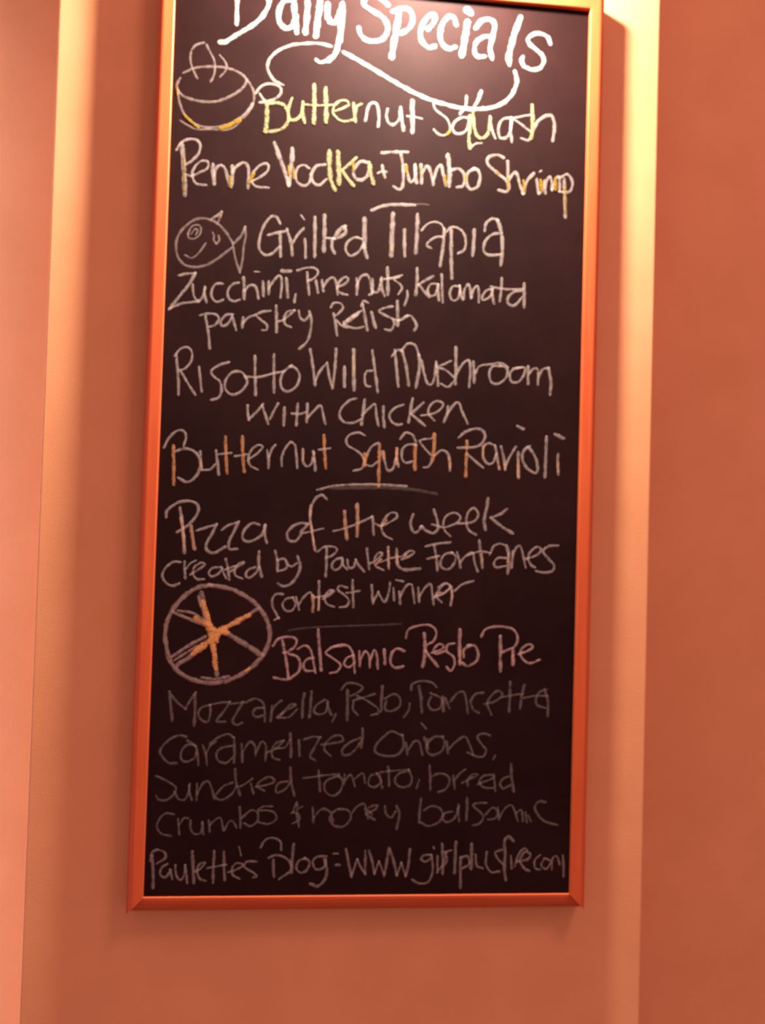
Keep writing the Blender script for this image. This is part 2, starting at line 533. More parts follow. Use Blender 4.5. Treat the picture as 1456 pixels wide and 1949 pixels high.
    'parsley_relish_lettering': """w379 -2268 7523 -2238 7377 -2216 7239 -2203 7118
w345 -2337 7545 -2227 7572 -2124 7556 -2097 7497 -2145 7425 -2221 7395
w346 -1920 7576 -2005 7563 -2062 7490 -2060 7421 -1984 7442 -1927 7532
w346 -1928 7567 -1900 7481 -1870 7378
w416 -1781 7531 -1786 7417
w312 -1779 7470 -1713 7543 -1628 7582
w347 -1432 7649 -1527 7631 -1611 7583 -1540 7517 -1469 7460 -1467 7399 -1519 7387
w417 -1353 7711 -1343 7545 -1337 7379
w313 -1324 7511 -1230 7551 -1113 7671
w348 -1113 7671 -1199 7649 -1240 7568 -1228 7481 -1158 7449
w348 -1052 7665 -1032 7579 -970 7547 -911 7620
w349 -913 7664 -883 7551 -895 7375 -943 7250 -1028 7167
w315 -627 7741 -594 7795 -507 7800 -470 7740 -520 7667 -572 7629
w385 -590 7654 -559 7515 -538 7376
w350 -552 7568 -480 7502 -409 7479
w350 -446 7521 -343 7597 -274 7653
w350 -446 7539 -344 7632 -232 7709
w385 -447 7556 -343 7615 -257 7681
w350 -446 7521 -375 7490 -287 7476 -190 7499
w316 -225 7780 -201 7843 -139 7828
w421 -208 7798 -178 7659 -137 7466
w456 -82 7690 -62 7612 -27 7507
w352 189 7793 93 7770 14 7722 95 7673 203 7625
w352 203 7625 223 7556 181 7474 110 7479
w458 258 7859 268 7700 272 7549
w352 203 7625 292 7612 396 7680
w387 292 7612 414 7681 478 7640 524 7553 500 7490""",
    'risotto_lettering': """m378 -2628 6994 -2605 6805 -2589 6650 -2584 6495
m309 -2649 6993 -2584 7082 -2492 7113 -2431 7055 -2435 6934 -2508 6835 -2583 6806
m344 -2557 6781 -2467 6639 -2369 6496
m344 -2330 6852 -2308 6698 -2286 6543
m345 -1950 6940 -2068 6899 -2168 6817 -2131 6740 -2052 6675 -2031 6554 -2071 6466 -2155 6436
m346 -1703 6708 -1775 6817 -1894 6812 -1977 6713 -1981 6591 -1902 6517 -1783 6557 -1702 6673 -1704 6734
m381 -1610 7034 -1599 6782 -1585 6531
m346 -1722 6759 -1533 6768 -1363 6819 -1225 6852
m382 -1362 7063 -1354 6828 -1346 6576
m348 -1124 6935 -1225 6852 -1265 6728 -1235 6616 -1148 6594 -1047 6677 -1016 6809 -1071 6903 -1141 6926""",
    'wild_mushroom_lettering': """m383 -885 7157 -847 6957 -808 6696
m348 -806 6749 -741 6892 -657 6992
m349 -657 6992 -626 6827 -586 6680
m384 -544 7182 -551 6936 -577 6663
m454 -425 6942 -421 6819 -417 6696
m490 -309 7176 -302 6930 -288 6658
m315 -59 6915 -129 6903 -153 6814 -132 6718 -79 6703
m386 -58 7179 -15 6908 28 6637
m387 242 7203 275 6957 303 6729
m351 208 7130 286 7214 339 7190
m422 339 7207 398 7016 440 6752
m352 339 7207 407 7299 514 7287 571 7148
m458 571 7148 584 7007 544 6730
m353 609 7079 649 6903 706 6773 777 6812 805 7070
m388 815 7044 828 6894 840 6762
m318 1001 7097 913 7049 825 7009 942 6970 1043 6886
m318 1045 6815 975 6745 885 6781
m460 1068 7278 1075 7030 1072 6799
g245 -311 7105 -300 6877
g209 -571 6759 -574 6680
m354 1086 6924 1163 7061 1252 7118 1274 6968 1265 6763
m425 1315 7094 1331 6828
m319 1346 6953 1398 7045 1541 7078 1685 7103 1786 7054
m355 1686 7058 1578 7053 1535 6944 1574 6830 1674 6826 1771 6920 1777 7027 1686 7076
m356 1976 7054 1868 7031 1816 6939 1854 6852 1945 6865 2015 6967 2013 7056 1904 7042
m392 2067 7067 2072 6844
m356 2078 6969 2140 7044 2204 7029 2209 6841
m357 2216 6940 2268 7041 2350 7063
m429 2350 7063 2391 6876 2382 6714""",
    'with_chicken_lettering': """m346 -1683 6379 -1681 6292 -1660 6198
m346 -1660 6198 -1569 6297 -1487 6405
m381 -1495 6387 -1448 6267 -1410 6156
m346 -1386 6218 -1338 6324 -1289 6422
m416 -1201 6365 -1203 6147
m382 -1030 6424 -1035 6285 -1039 6154
m347 -1096 6299 -1001 6300 -923 6324
m417 -901 6430 -900 6308 -902 6203
m348 -895 6255 -811 6346 -727 6420 -688 6299 -658 6187
m350 -259 6536 -345 6506 -447 6397 -470 6291 -406 6214 -284 6211 -189 6259
m420 -144 6515 -157 6356 -175 6198
m350 -164 6321 -79 6412 -2 6468 20 6329 50 6189
m386 110 6438 114 6315 130 6175
m351 369 6476 272 6436 196 6345 225 6249 297 6208 358 6216
m387 499 6561 477 6418 455 6250
m387 643 6514 556 6431 487 6366
m387 496 6349 578 6290 669 6215
m317 629 6345 789 6379 894 6454 909 6525 820 6548 741 6483 718 6376 800 6291
m388 982 6475 976 6386 934 6278
m353 976 6386 1053 6496 1124 6543 1181 6413 1256 6265""",
    'ravioli_lettering': """m342 -2742 5792 -2679 5923 -2581 6013 -2496 6008 -2468 5932 -2490 5828
m377 -2589 5746 -2472 5785 -2352 5747 -2281 5646 -2277 5526 -2340 5403 -2440 5348 -2543 5396
m309 -2276 5750 -2263 5630 -2251 5518
m343 -2234 5510 -2141 5522 -2084 5585
m379 -2073 5766 -2051 5620 -2029 5466
m310 -2046 5724 -1876 5748
m310 -1824 5706 -1671 5738
m311 -1652 5670 -1551 5743 -1469 5841 -1530 5865 -1613 5801 -1652 5687 -1624 5593 -1528 5544
m381 -1407 5791 -1386 5680 -1383 5576
m311 -1379 5714 -1348 5820 -1306 5873
m346 -1212 5608 -1215 5721 -1176 5826 -1109 5916 -1048 5883 -1027 5762 -1009 5589
m347 -942 5827 -938 5696 -892 5611 -824 5648 -794 5789
m382 -803 5806 -782 5685 -770 5563
m313 -726 5835 -587 5858
r445 -2624 5805 -2613 5582 -2604 5317
r413 -1957 5961 -1944 5728 -1922 5487
r449 -1738 5961 -1726 5736 -1698 5512
r240 -2264 5647 -2259 5509
r418 -667 6020 -656 5829 -632 5603
r208 -930 5801 -933 5679
r209 -797 5771 -790 5667
m315 -130 6050 -210 6082 -323 6051 -373 5979 -345 5902 -238 5845 -148 5769 -128 5674 -161 5602 -256 5573
m350 48 5952 -29 5905 -88 5798
m315 -92 5657 -22 5643 47 5698
m350 113 5840 153 5702 191 5598 261 5618 301 5760
m386 306 5883 310 5760 334 5656
m351 355 6026 423 6108 513 6076 559 5998
m351 561 5946 463 5951 385 5886 380 5763 435 5703 540 5733
m317 762 6042 621 6010 659 5932 759 5830
m317 780 5725 737 5661 684 5651
m352 813 5814 909 5888 990 5856 1029 5752 1032 5628
m389 1145 6074 1241 6158 1402 6200 1494 6133 1470 6016 1355 5950 1140 5933
m353 1268 5849 1378 5756 1478 5680
r454 -123 5796 -110 5657
r419 -87 5789 -127 5665
r455 72 5927 74 5681 77 5383
r315 131 5841 147 5754
r421 306 5883 312 5690
r492 552 5945 553 5787 557 5628
r493 805 6096 810 5938 788 5760
r317 1010 5786 1031 5663
r424 1254 6017 1251 5813 1249 5556
m354 1623 5987 1542 6010 1480 5946 1484 5822 1540 5735 1612 5746 1663 5864
m390 1642 5970 1673 5811 1704 5670
m390 1723 5964 1763 5814 1785 5673
m355 1784 5691 1835 5817 1922 5972
m391 2112 5988 2041 5932 2016 5841 2064 5719 2175 5634 2229 5653 2217 5795 2150 5918 2094 5978
m428 2345 6122 2342 5889 2337 5586
m428 2512 5887 2509 5771 2522 5628
m462 1951 6253 2015 6225
m464 2472 6163 2574 6122
m426 1960 5893 1964 5751 1974 5564
r283 1480 5963 1475 5804
r320 1953 5804 1968 5573
r355 1775 5726 1785 5664
r248 1684 5758 1703 5688
r250 2508 5806 2518 5646""",
    'divider_stroke': """m347 -727 5303 -555 5353 -329 5383 -119 5394 144 5400 444 5391
f452 -554 5327 -206 5347 233 5362 551 5347 854 5304""",
    'pizza_heading_lettering': """m376 -2685 4886 -2671 4972 -2548 5070 -2414 5100 -2304 5070 -2275 4976 -2338 4854 -2436 4757 -2535 4694
m445 -2512 5003 -2481 4833 -2458 4662 -2437 4432
m343 -2283 4719 -2183 4756 -2040 4803
m412 -2040 4803 -2095 4673 -2156 4551 -2148 4465 -2054 4434 -1920 4515
m309 -1962 4737 -1879 4799 -1753 4846
m379 -1753 4846 -1808 4716 -1864 4594 -1860 4491 -1767 4493
m379 -1487 4820 -1573 4835 -1664 4754 -1695 4650 -1634 4592 -1515 4629 -1432 4709 -1410 4805
m380 -1401 4814 -1407 4710 -1377 4590
q411 -2494 4866 -2460 4696 -2440 4509
q480 -2361 4768 -2339 4631 -2309 4487""",
    'of_lettering': """m381 -851 4848 -955 4853 -1065 4789 -1114 4701 -1086 4624 -1000 4618 -941 4689 -918 4759 -834 4848
m382 -610 5186 -673 5236 -749 5190 -807 5075 -819 4936 -798 4797 -767 4625 -737 4504
m277 -899 4725 -779 4755 -642 4793
q312 -816 5092 -819 4936 -794 4780 -746 4521
m313 -502 4763 -398 4792 -260 4840 -140 4896 7 4970
m349 7 4970 19 4857 31 4735
m314 36 4883 124 4851 229 4898 332 4971 313 5032 225 5012 141 4895 135 4808 181 4722 270 4681
q487 -367 5019 -348 4846 -325 4672
q488 -202 5120 -189 4920 -190 4720
q280 193 4923 134 4843""",
    'week_lettering': """m386 552 5013 519 4907 549 4803 602 4778 671 4859
m386 671 4859 744 4800 833 4776 893 4866 833 5084
m316 812 4890 973 4859 1132 4917 1192 4998 1110 5057 1004 5010 962 4920 983 4816 1056 4747
m352 1150 4917 1292 4922 1399 4969 1432 5058 1367 5127 1289 5054 1274 4930 1313 4825 1404 4775
m460 1561 5257 1547 5133 1515 4973 1536 4850
m390 1817 5124 1738 5059 1613 5011
m424 1613 5002 1760 4892 1906 4807""",
    'created_by_lettering': """m342 -2488 4302 -2572 4300 -2662 4230 -2709 4126 -2664 4034 -2578 3993 -2495 4021
m342 -2429 4304 -2426 4201 -2414 4099
m274 -2409 4219 -2353 4289 -2287 4325
m308 -2348 4144 -2233 4223 -2167 4277 -2218 4301 -2301 4239 -2315 4153 -2262 4086 -2177 4088
m309 -1963 4248 -2064 4236 -2113 4175 -2077 4125 -1994 4161 -1945 4231
m309 -1954 4248 -1926 4180 -1890 4112
m343 -1898 4352 -1869 4233 -1847 4096
m275 -1910 4215 -1827 4251 -1759 4270
m309 -1825 4200 -1725 4271 -1659 4324 -1726 4305 -1775 4235 -1772 4149 -1686 4109
m344 -1520 4259 -1604 4222 -1636 4153 -1584 4120 -1501 4191 -1469 4260
m414 -1472 4458 -1471 4312 -1431 4149
m380 -1262 4473 -1232 4353 -1228 4232
m345 -1224 4361 -1147 4381 -1102 4322 -1117 4252 -1211 4215
m311 -1111 4321 -1041 4280 -973 4325
m381 -967 4412 -930 4309 -952 4187 -1034 4064 -1136 4019 -1205 4052
m312 -702 4488 -617 4551 -496 4554 -451 4512 -510 4441 -595 4404
m382 -590 4526 -585 4352 -588 4170
m348 -387 4410 -473 4381 -514 4302 -469 4251 -401 4288 -368 4375
m313 -378 4393 -367 4323 -313 4264
m348 -308 4386 -288 4291 -227 4292 -194 4380
m348 -195 4389 -149 4312 -85 4244
m349 -51 4541 -38 4419 -17 4280
m314 -1 4350 85 4405 153 4477 100 4493 50 4404 70 4317 168 4268
m384 229 4566 233 4426 246 4296
m279 138 4371 277 4428 400 4448
m455 344 4543 348 4412 386 4308 493 4276 651 4297
m315 419 4414 523 4460 583 4514 521 4530 435 4467
q314 86 4353 137 4406
q315 347 4464 358 4360
q314 231 4514 245 4322
q245 427 4432 470 4476
m351 740 4598 908 4638 1058 4659
m386 847 4601 877 4461 900 4286
m316 763 4432 912 4471
m352 1089 4520 1000 4500 941 4410 952 4323 1042 4299 1111 4362 1144 4468 1089 4520
m352 1160 4521 1189 4434 1210 4329
m317 1208 4400 1286 4490 1374 4527 1395 4422 1444 4283
m388 1460 4688 1482 4513 1508 4337
m282 1304 4490 1463 4547 1607 4534
m318 1608 4516 1659 4623 1748 4661 1830 4628
m460 1830 4628 1869 4488 1857 4275
m318 1834 4469 1717 4466 1665 4394 1702 4342 1828 4363
m354 1922 4560 1915 4454 1909 4347
m319 1923 4507 1965 4614 2019 4634 2058 4528 2099 4352
m355 2114 4468 2239 4515 2310 4588 2255 4631 2166 4567 2132 4477 2170 4390 2225 4356
m356 2536 4657 2418 4645 2338 4571 2422 4467 2497 4380 2462 4308 2354 4288 2254 4303
q283 1860 4523 1853 4417
q247 1499 4548 1507 4407""",
    'contest_winner_lettering': """m345 -1149 3915 -1235 3913 -1284 3834 -1264 3732 -1218 3647 -1191 3604
m276 -1191 3604 -1242 3577
m311 -1011 3875 -1096 3856 -1145 3786 -1109 3709 -1022 3702 -974 3790 -1010 3866
m311 -968 3876 -948 3807 -928 3722
m311 -922 3791 -873 3878 -789 3949 -753 3898
m381 -676 4090 -670 3917 -670 3727
m277 -735 3881 -614 3901 -512 3956
m312 -613 3867 -528 3921 -478 3974 -547 3972 -597 3884 -559 3799 -472 3766
m313 -306 4021 -393 4045 -426 3992 -337 3925 -275 3857 -298 3778 -385 3759
m348 -230 4118 -225 3962 -211 3772
m278 -304 3952 -139 3982
m383 25 4055 37 3934 49 3829
m279 57 3847 115 3970
m314 115 3970 152 3901 206 3842 255 3973 269 4096
m314 315 4027 329 3870
m315 356 4136 436 4121
m349 396 3977 409 3829
m314 407 3907 473 4048 551 4085 581 3981 602 3842
m350 650 4035 664 3861
m315 670 3931 747 4055 816 4091 838 3969 859 3830
m316 874 3918 979 3973 1084 4063 1011 4105 925 4024 892 3936 965 3858
q450 -753 3898 -741 3795 -743 3708
q243 -674 3883 -670 3727
q281 891 3962 943 3989
m316 874 3935 997 3973 1075 4063 1011 4114 924 4059
m387 1092 4063 1105 3940 1090 3826
m316 1138 4011 1243 4102 1384 4149
q246 1103 4011 1106 3905""",
    'thin_divider': """f242 -1049 3444 -792 3483 -360 3512 163 3540 425 3559""",
    'pizza_drawing': """c583 -2090 4013 -2274 3966 -2455 3825 -2583 3635 -2643 3430 -2626 3210 -2561 3007 -2421 2856 -2217 2766 -1997 2744 -1779 2798 -1562 2920 -1381 3111 -1302 3319 -1316 3507 -1416 3694 -1575 3845 -1817 3968 -2090 4013
c410 -2151 2809 -1982 2795 -1814 2831
c443 -2550 3653 -2379 3580 -2140 3491
c375 -2483 3671 -2297 3641 -2142 3542
c482 -1469 3719 -1635 3595 -1802 3498
c686 -1832 3377 -1624 3261 -1398 3120
c443 -2546 3075 -2350 3214 -2135 3338
c579 -2476 2974 -2295 3096 -2083 3287
c341 -2511 3033 -2249 3208
c753 -2196 3891 -2165 3729 -2108 3526
c582 -1967 2855 -1989 3016 -2021 3220
c308 -2237 3864 -2208 3746
o685 -2170 3781 -2128 3645 -2073 3492
o688 -1585 3630 -1735 3542 -1902 3444
o1027 -2090 3492 -2044 3407 -1999 3323
o960 -1902 3444 -2019 3391 -2050 3322
o856 -1984 3357 -2099 3270 -2263 3131
o581 -2261 3582 -2106 3492
o753 -2020 3425 -1867 3402
o684 -2041 3305 -2011 3152 -1982 2948
o377 -1587 2911 -1554 2929""",
    'balsamic_pesto_lettering': """p344 -1248 3242 -1182 3329 -1046 3358 -950 3325 -965 3239 -1057 3160 -1108 3150
p379 -1130 3305 -1090 3133 -1059 2962 -1038 2825
p379 -1039 3134 -935 3102 -889 3016 -903 2913 -978 2843 -1063 2799 -1218 2823
p311 -921 3205 -836 3250 -757 3191 -717 3036 -687 2899
p346 -719 3088 -796 3070 -846 3000 -817 2923 -714 2916
p415 -666 3451 -646 3244 -624 3072 -611 2935
p312 -352 3249 -456 3239 -557 3160 -469 3092 -362 3007 -394 2921 -488 2893
p346 -490 3230 -352 3267 -247 3234 -191 3114 -168 2907
p312 -192 3131 -278 3095 -310 3008 -239 2975 -172 3045
p347 -115 3184 -101 2994
p313 -95 3081 -37 3186 18 3117 30 2979
p348 36 3083 85 3205 122 3119 136 2963
p418 216 3207 230 3034
p384 479 3203 382 3228 314 3157 309 3035 372 2975 468 2994
p314 501 3378 533 3483 655 3537 814 3549 905 3464 873 3341 751 3269
p490 746 3426 760 3269 755 3129 737 3007
p420 770 3199 844 3113 935 3010
p315 859 3183 965 3220 1016 3273 945 3298 876 3219 913 3167 1018 3204
p316 1157 3311 1069 3292 1054 3204 1144 3136 1165 3031 1114 2943 1059 2995
p492 1224 3487 1229 3277 1236 3050
p387 1372 3288 1284 3226 1287 3138
p387 1336 3288 1434 3281 1482 3176 1449 3071 1343 3017 1271 3050
p352 1520 3414 1580 3512 1759 3550 1939 3519 2014 3414 1981 3290 1874 3236 1804 3199
p459 1777 3410 1785 3217 1792 2962
p494 1955 3237 1960 3052
p353 2038 3186 2145 3223 2225 3277 2179 3320 2090 3275 2056 3186 2112 3099 2203 3065 2319 3111
q281 1231 3207 1235 3067
q247 1947 3219 1959 3079""",
    'mozzarella_lettering': """d374 -2564 2617 -2541 2431 -2518 2254
d340 -2546 2592 -2459 2483 -2356 2408
d341 -2356 2408 -2292 2519 -2228 2613
d375 -2236 2596 -2230 2401 -2234 2197
d307 -2038 2454 -2138 2427 -2186 2350 -2149 2266 -2064 2241 -2034 2352 -2038 2454
d273 -2038 2462 -1904 2489 -1786 2499
d342 -1786 2499 -1866 2371 -1946 2251 -1845 2243
d274 -1768 2474 -1616 2501
d343 -1616 2501 -1696 2356 -1744 2253 -1691 2202 -1624 2229
d309 -1582 2493 -1465 2546 -1361 2496 -1332 2394 -1327 2257
d343 -1358 2427 -1443 2418 -1484 2358 -1440 2307 -1355 2325
d344 -1240 2446 -1251 2258
d275 -1246 2377 -1189 2463 -1122 2524
d309 -1167 2310 -1050 2397 -932 2466 -1001 2474 -1084 2379 -1150 2301
d275 -1150 2301 -1013 2311 -913 2415
d380 -825 2614 -838 2485 -841 2313
d380 -731 2640 -735 2486 -747 2314
d311 -555 2539 -657 2470 -689 2383 -619 2350 -533 2385 -511 2506
d346 -520 2523 -500 2437 -463 2351
d277 -403 2352 -443 2257
d312 -335 2680 -268 2759 -146 2760 -58 2710 -108 2648 -211 2595
d416 -256 2664 -250 2474 -250 2285
d312 -174 2535 -36 2580 102 2625
d312 -173 2510 -179 2423 -117 2355
d312 -124 2596 17 2529 142 2444 162 2375 75 2348
d418 204 2722 200 2566 196 2410
d313 243 2566 364 2628 445 2569 439 2465 336 2403 247 2428 262 2532
d279 579 2501 563 2414 504 2327
d314 591 2692 606 2762 728 2807 870 2783 925 2731
d419 695 2728 726 2572 740 2399
d315 858 2591 825 2504 880 2426 986 2453 1000 2575 857 2643
d420 1017 2593 1031 2419
d350 1053 2576 1110 2455
d315 1125 2542 1211 2648 1299 2666 1338 2545 1360 2388
d352 1558 2661 1460 2642 1400 2545 1430 2441 1502 2398
d316 1589 2512 1731 2549 1827 2638 1763 2690 1675 2619 1624 2513 1682 2374
d388 1930 2806 1927 2604 1922 2420
d282 1819 2603 1998 2640 2105 2650
d389 2120 2765 2088 2606 2074 2465
d282 2107 2597 2268 2626 2449 2628
d319 2429 2716 2339 2680 2287 2591 2307 2503 2417 2469
d354 2402 2716 2451 2558 2455 2364""",
    'caramelized_lettering': """d340 -2335 2044 -2428 2060 -2559 1992 -2655 1873 -2618 1772 -2532 1705 -2449 1705
d307 -2205 1927 -2306 1943 -2387 1858 -2384 1756 -2315 1723 -2217 1774 -2186 1876
d340 -2308 1993 -2204 1910 -2163 1690
d341 -2113 1927 -2075 1826 -2054 1690
d273 -2067 1826 -2020 1928 -1954 1979
d307 -2021 1962 -1906 2047 -1789 2082 -1719 2032
d376 -1719 2032 -1706 1879 -1709 1726
d308 -1724 1930 -1851 1912 -1933 1844 -1913 1742 -1810 1709 -1728 1777
d342 -1615 1948 -1599 1727
d308 -1595 1863 -1514 1983 -1445 1932 -1432 1813
d308 -1425 1847 -1361 1984 -1300 1933 -1302 1745
d309 -1289 1848 -1171 1900 -1072 2003
d309 -1072 2003 -1173 1968 -1221 1865 -1201 1780 -1124 1755
d379 -989 2089 -975 1935 -971 1799
d275 -1171 1900 -1052 1918 -987 2021
d344 -875 2004 -860 1816
d310 -806 2022 -696 2057 -601 2049
d311 -601 2049 -674 1903 -722 1800 -652 1749
d311 -572 1955 -434 1973 -297 2009 -334 2077 -437 2059 -521 1973 -535 1887 -455 1810
d347 -41 2166 -38 2045 -52 1925
d312 -73 2045 -193 1992 -294 1906 -292 1828 -205 1829 -104 1924 -54 2011
d348 485 2084 343 2135 240 2065 139 1943 142 1857 265 1815 422 1824 507 1928 494 2084
d348 541 1981 562 1842
d313 578 1894 645 1999 716 1999 764 1835
d314 821 2035 842 1913
d314 744 2242 799 2182
d350 1031 2071 925 2070 831 1983 825 1879 897 1827 1019 1880 1060 1984 1031 2071
d349 785 2052 823 1948
d350 1086 2002 1108 1863
d315 1124 1915 1228 2021 1333 2074 1389 1987 1446 1848
d316 1671 2094 1581 2119 1502 2075 1549 1988 1622 1901 1589 1814 1500 1813 1374 1865
d246 1749 1824 1724 1780""",
    'sundried_lettering': """d305 -2693 1536 -2609 1502 -2507 1444 -2438 1385 -2468 1301 -2549 1233 -2649 1233 -2684 1283
d306 -2453 1334 -2408 1250 -2332 1233 -2284 1301 -2264 1436
d306 -2272 1419 -2260 1318 -2232 1234
d306 -2171 1436 -2173 1234
d306 -2159 1318 -2104 1436 -2030 1471 -1985 1386 -1947 1251
d307 -1717 1455 -1817 1420 -1899 1336 -1930 1268 -1845 1234 -1729 1302 -1665 1404
d376 -1689 1624 -1676 1489 -1619 1302
d274 -1622 1404 -1531 1455 -1465 1506
d308 -1480 1438 -1442 1320
d308 -1410 1405 -1292 1422 -1174 1473 -1244 1533 -1362 1473 -1393 1405 -1307 1354
d309 -1004 1474 -1106 1457 -1155 1388 -1136 1329 -1035 1372 -969 1457
d378 -975 1645 -961 1474 -912 1295""",
    'tomato_lettering': """d275 -799 1517 -662 1535 -474 1562 -336 1571
d345 -605 1612 -592 1493 -579 1356
d311 -335 1545 -455 1510 -522 1441 -501 1339 -396 1288 -312 1356 -281 1477 -335 1545
d311 -258 1562 -263 1442
d277 -247 1494 -180 1563 -123 1417
d277 -126 1511 -24 1581 14 1460
d312 167 1581 81 1547 58 1443 138 1400 223 1478 167 1581
d312 203 1564 243 1392
d347 313 1668 325 1548 332 1427
d278 219 1599 358 1617 586 1635
d313 586 1618 464 1583 406 1496 469 1410 592 1419 633 1514 586 1635
d244 730 1497 698 1393""",
    'bread_lettering': """d349 866 1680 879 1532 883 1377
d314 905 1550 1009 1585 1116 1551 1137 1464 1086 1377 998 1342
d350 1187 1551 1209 1395
d280 1206 1499 1275 1586 1345 1639
d315 1314 1465 1454 1535 1524 1570 1453 1578 1384 1500 1386 1430
d316 1527 1448 1721 1527 1702 1570 1596 1553 1544 1483 1600 1405 1725 1396
d316 1738 1571 1750 1466 1761 1361
d317 1953 1554 1865 1519 1822 1449 1868 1388 1956 1432
d387 1967 1711 1981 1537 2012 1353""",
    'crumbs_lettering': """d305 -2459 1048 -2560 1056 -2640 981 -2662 880 -2601 796 -2483 771
d305 -2399 981 -2376 796
d272 -2380 913 -2324 997 -2274 997
d306 -2239 964 -2236 863 -2183 795 -2100 812 -2087 930
d306 -2088 947 -2066 795
d306 -2004 964 -1991 829
d272 -1986 913 -1921 980 -1854 997 -1815 845
d273 -1798 845 -1751 947 -1701 963 -1647 879
d342 -1614 1133 -1601 997 -1597 879
d307 -1584 997 -1468 1099 -1382 1065 -1379 963 -1462 895 -1548 929
d274 -1198 1150 -1300 1150 -1384 1099 -1265 1099 -1161 1065 -1142 980 -1242 921 -1362 946""",
    'honey_lettering': """d275 -875 1201 -923 1082 -853 1048 -834 980 -918 929
d344 -866 1167 -870 1048 -840 895
d240 -939 1065 -805 1150
d310 -667 1133 -653 946
d310 -646 1014 -546 1116 -442 1082 -395 963
d311 -322 1117 -407 1065 -439 980 -367 894 -246 894 -163 997 -201 1099 -322 1117
d277 -148 1065 -81 1151 5 1185 42 1117 113 1048
d312 24 1117 63 997
d312 44 1048 163 1117 179 1168 76 1134 44 1048 150 979
d312 284 1151 305 1048 376 1005 426 1082
d347 442 1151 480 1048 450 859""",
    'balsamic_lettering': """d348 763 1247 750 1083 745 945
d313 763 944 870 893 1009 944 1059 1048 1004 1135 898 1152 811 1100
d314 1182 1083 1094 1065 1061 996 1115 944 1220 996 1269 1135
d315 1268 1169 1272 1048 1283 961
d385 1381 1256 1385 1117 1380 979
d316 1641 1196 1534 1196 1464 1161 1555 1083 1610 1013 1559 926 1471 901
d316 1645 1048 1732 1135 1804 1083 1771 996 1682 979
d316 1803 1135 1825 978
d281 1825 996 1893 1118 1981 1170 2037 1083 2076 961
d317 2055 1066 2126 1100 2148 961
d317 2181 1066 2202 943
d282 2218 1031 2256 961
d353 2447 1214 2357 1214 2305 1135 2362 1031 2454 952 2618 908""",
    'blog_lettering': """e338 -2730 461 -2709 562 -2627 595 -2542 544 -2556 477 -2638 427
e406 -2707 511 -2692 310 -2685 118
e339 -2521 410 -2585 360 -2599 276 -2531 242 -2468 326
e305 -2477 343 -2448 225
e305 -2412 393 -2399 275 -2347 208 -2299 258 -2287 392
e339 -2287 392 -2254 173
e442 -2200 560 -2186 375 -2171 181
e306 -2167 307 -2084 357 -2036 424 -2103 408 -2134 324 -2097 223 -2029 197
e374 -1924 567 -1926 373 -1927 180
e272 -2001 357 -1834 390 -1767 398
e375 -1797 558 -1792 389 -1777 212
e307 -1730 305 -1630 338 -1547 388 -1616 422 -1681 372 -1678 271 -1592 219
e239 -1605 625 -1577 523
e308 -1379 438 -1498 438 -1529 371 -1426 303 -1365 252 -1406 235
e308 -1326 624 -1269 717 -1168 742 -1073 691 -1061 589
e342 -1211 488 -1127 521 -1024 496 -936 419 -933 317 -1066 216
e377 -1159 454 -1155 335 -1144 250
e412 -901 657 -912 470 -915 300
e344 -750 477 -834 435 -857 350 -795 291 -711 333 -688 435 -750 477
e344 -476 502 -596 494 -645 417 -591 332 -489 365 -475 468
e413 -491 451 -453 314 -484 195 -567 119 -662 145
e276 -374 535 -322 535
e379 -335 390 -300 390
e380 -211 586 -171 398 -132 244
e311 -132 244 -76 414 -60 457
e311 -60 457 -5 346 49 277
e346 41 568 45 414 49 277
e346 93 568 141 413 171 276
e277 171 276 227 430
e312 227 430 292 275
e381 353 601 331 430 302 250
e347 371 584 428 412 468 249
e277 468 249 524 411
e312 524 411 581 248
e382 633 583 620 411 590 248
e313 916 513 828 513 785 462 848 427 925 478
e313 924 513 946 358 932 237 873 151 768 144 679 187
e314 1004 495 1010 288
e244 948 616 957 599
e384 1062 650 1076 460 1081 271
e279 1086 409 1126 547 1187 572
e349 1109 547 1129 426 1027 323
e419 1246 676 1242 494 1239 287
e384 1314 477 1319 286 1324 88
e314 1322 477 1411 494 1431 390 1344 338
e455 1460 649 1464 493 1459 338
e315 1517 510 1538 372 1610 337
e315 1667 544 1662 388 1736 284 1843 292
e316 1871 578 1783 544 1821 457 1894 387
e422 2020 700 1956 752 1904 683 1918 491 1913 318 1935 187
e316 1998 491 2011 334
e316 2055 369 2105 525 2175 595 2211 577
e351 2090 421 2232 455 2257 525 2176 542 2125 438 2181 333 2245 298
e282 2393 507 2323 437 2334 333 2398 315
e282 2448 454 2414 367 2487 323 2539 419 2466 463
e282 2560 314 2565 454 2628 488 2666 383
e353 2709 488 2721 365 2724 226""",
}

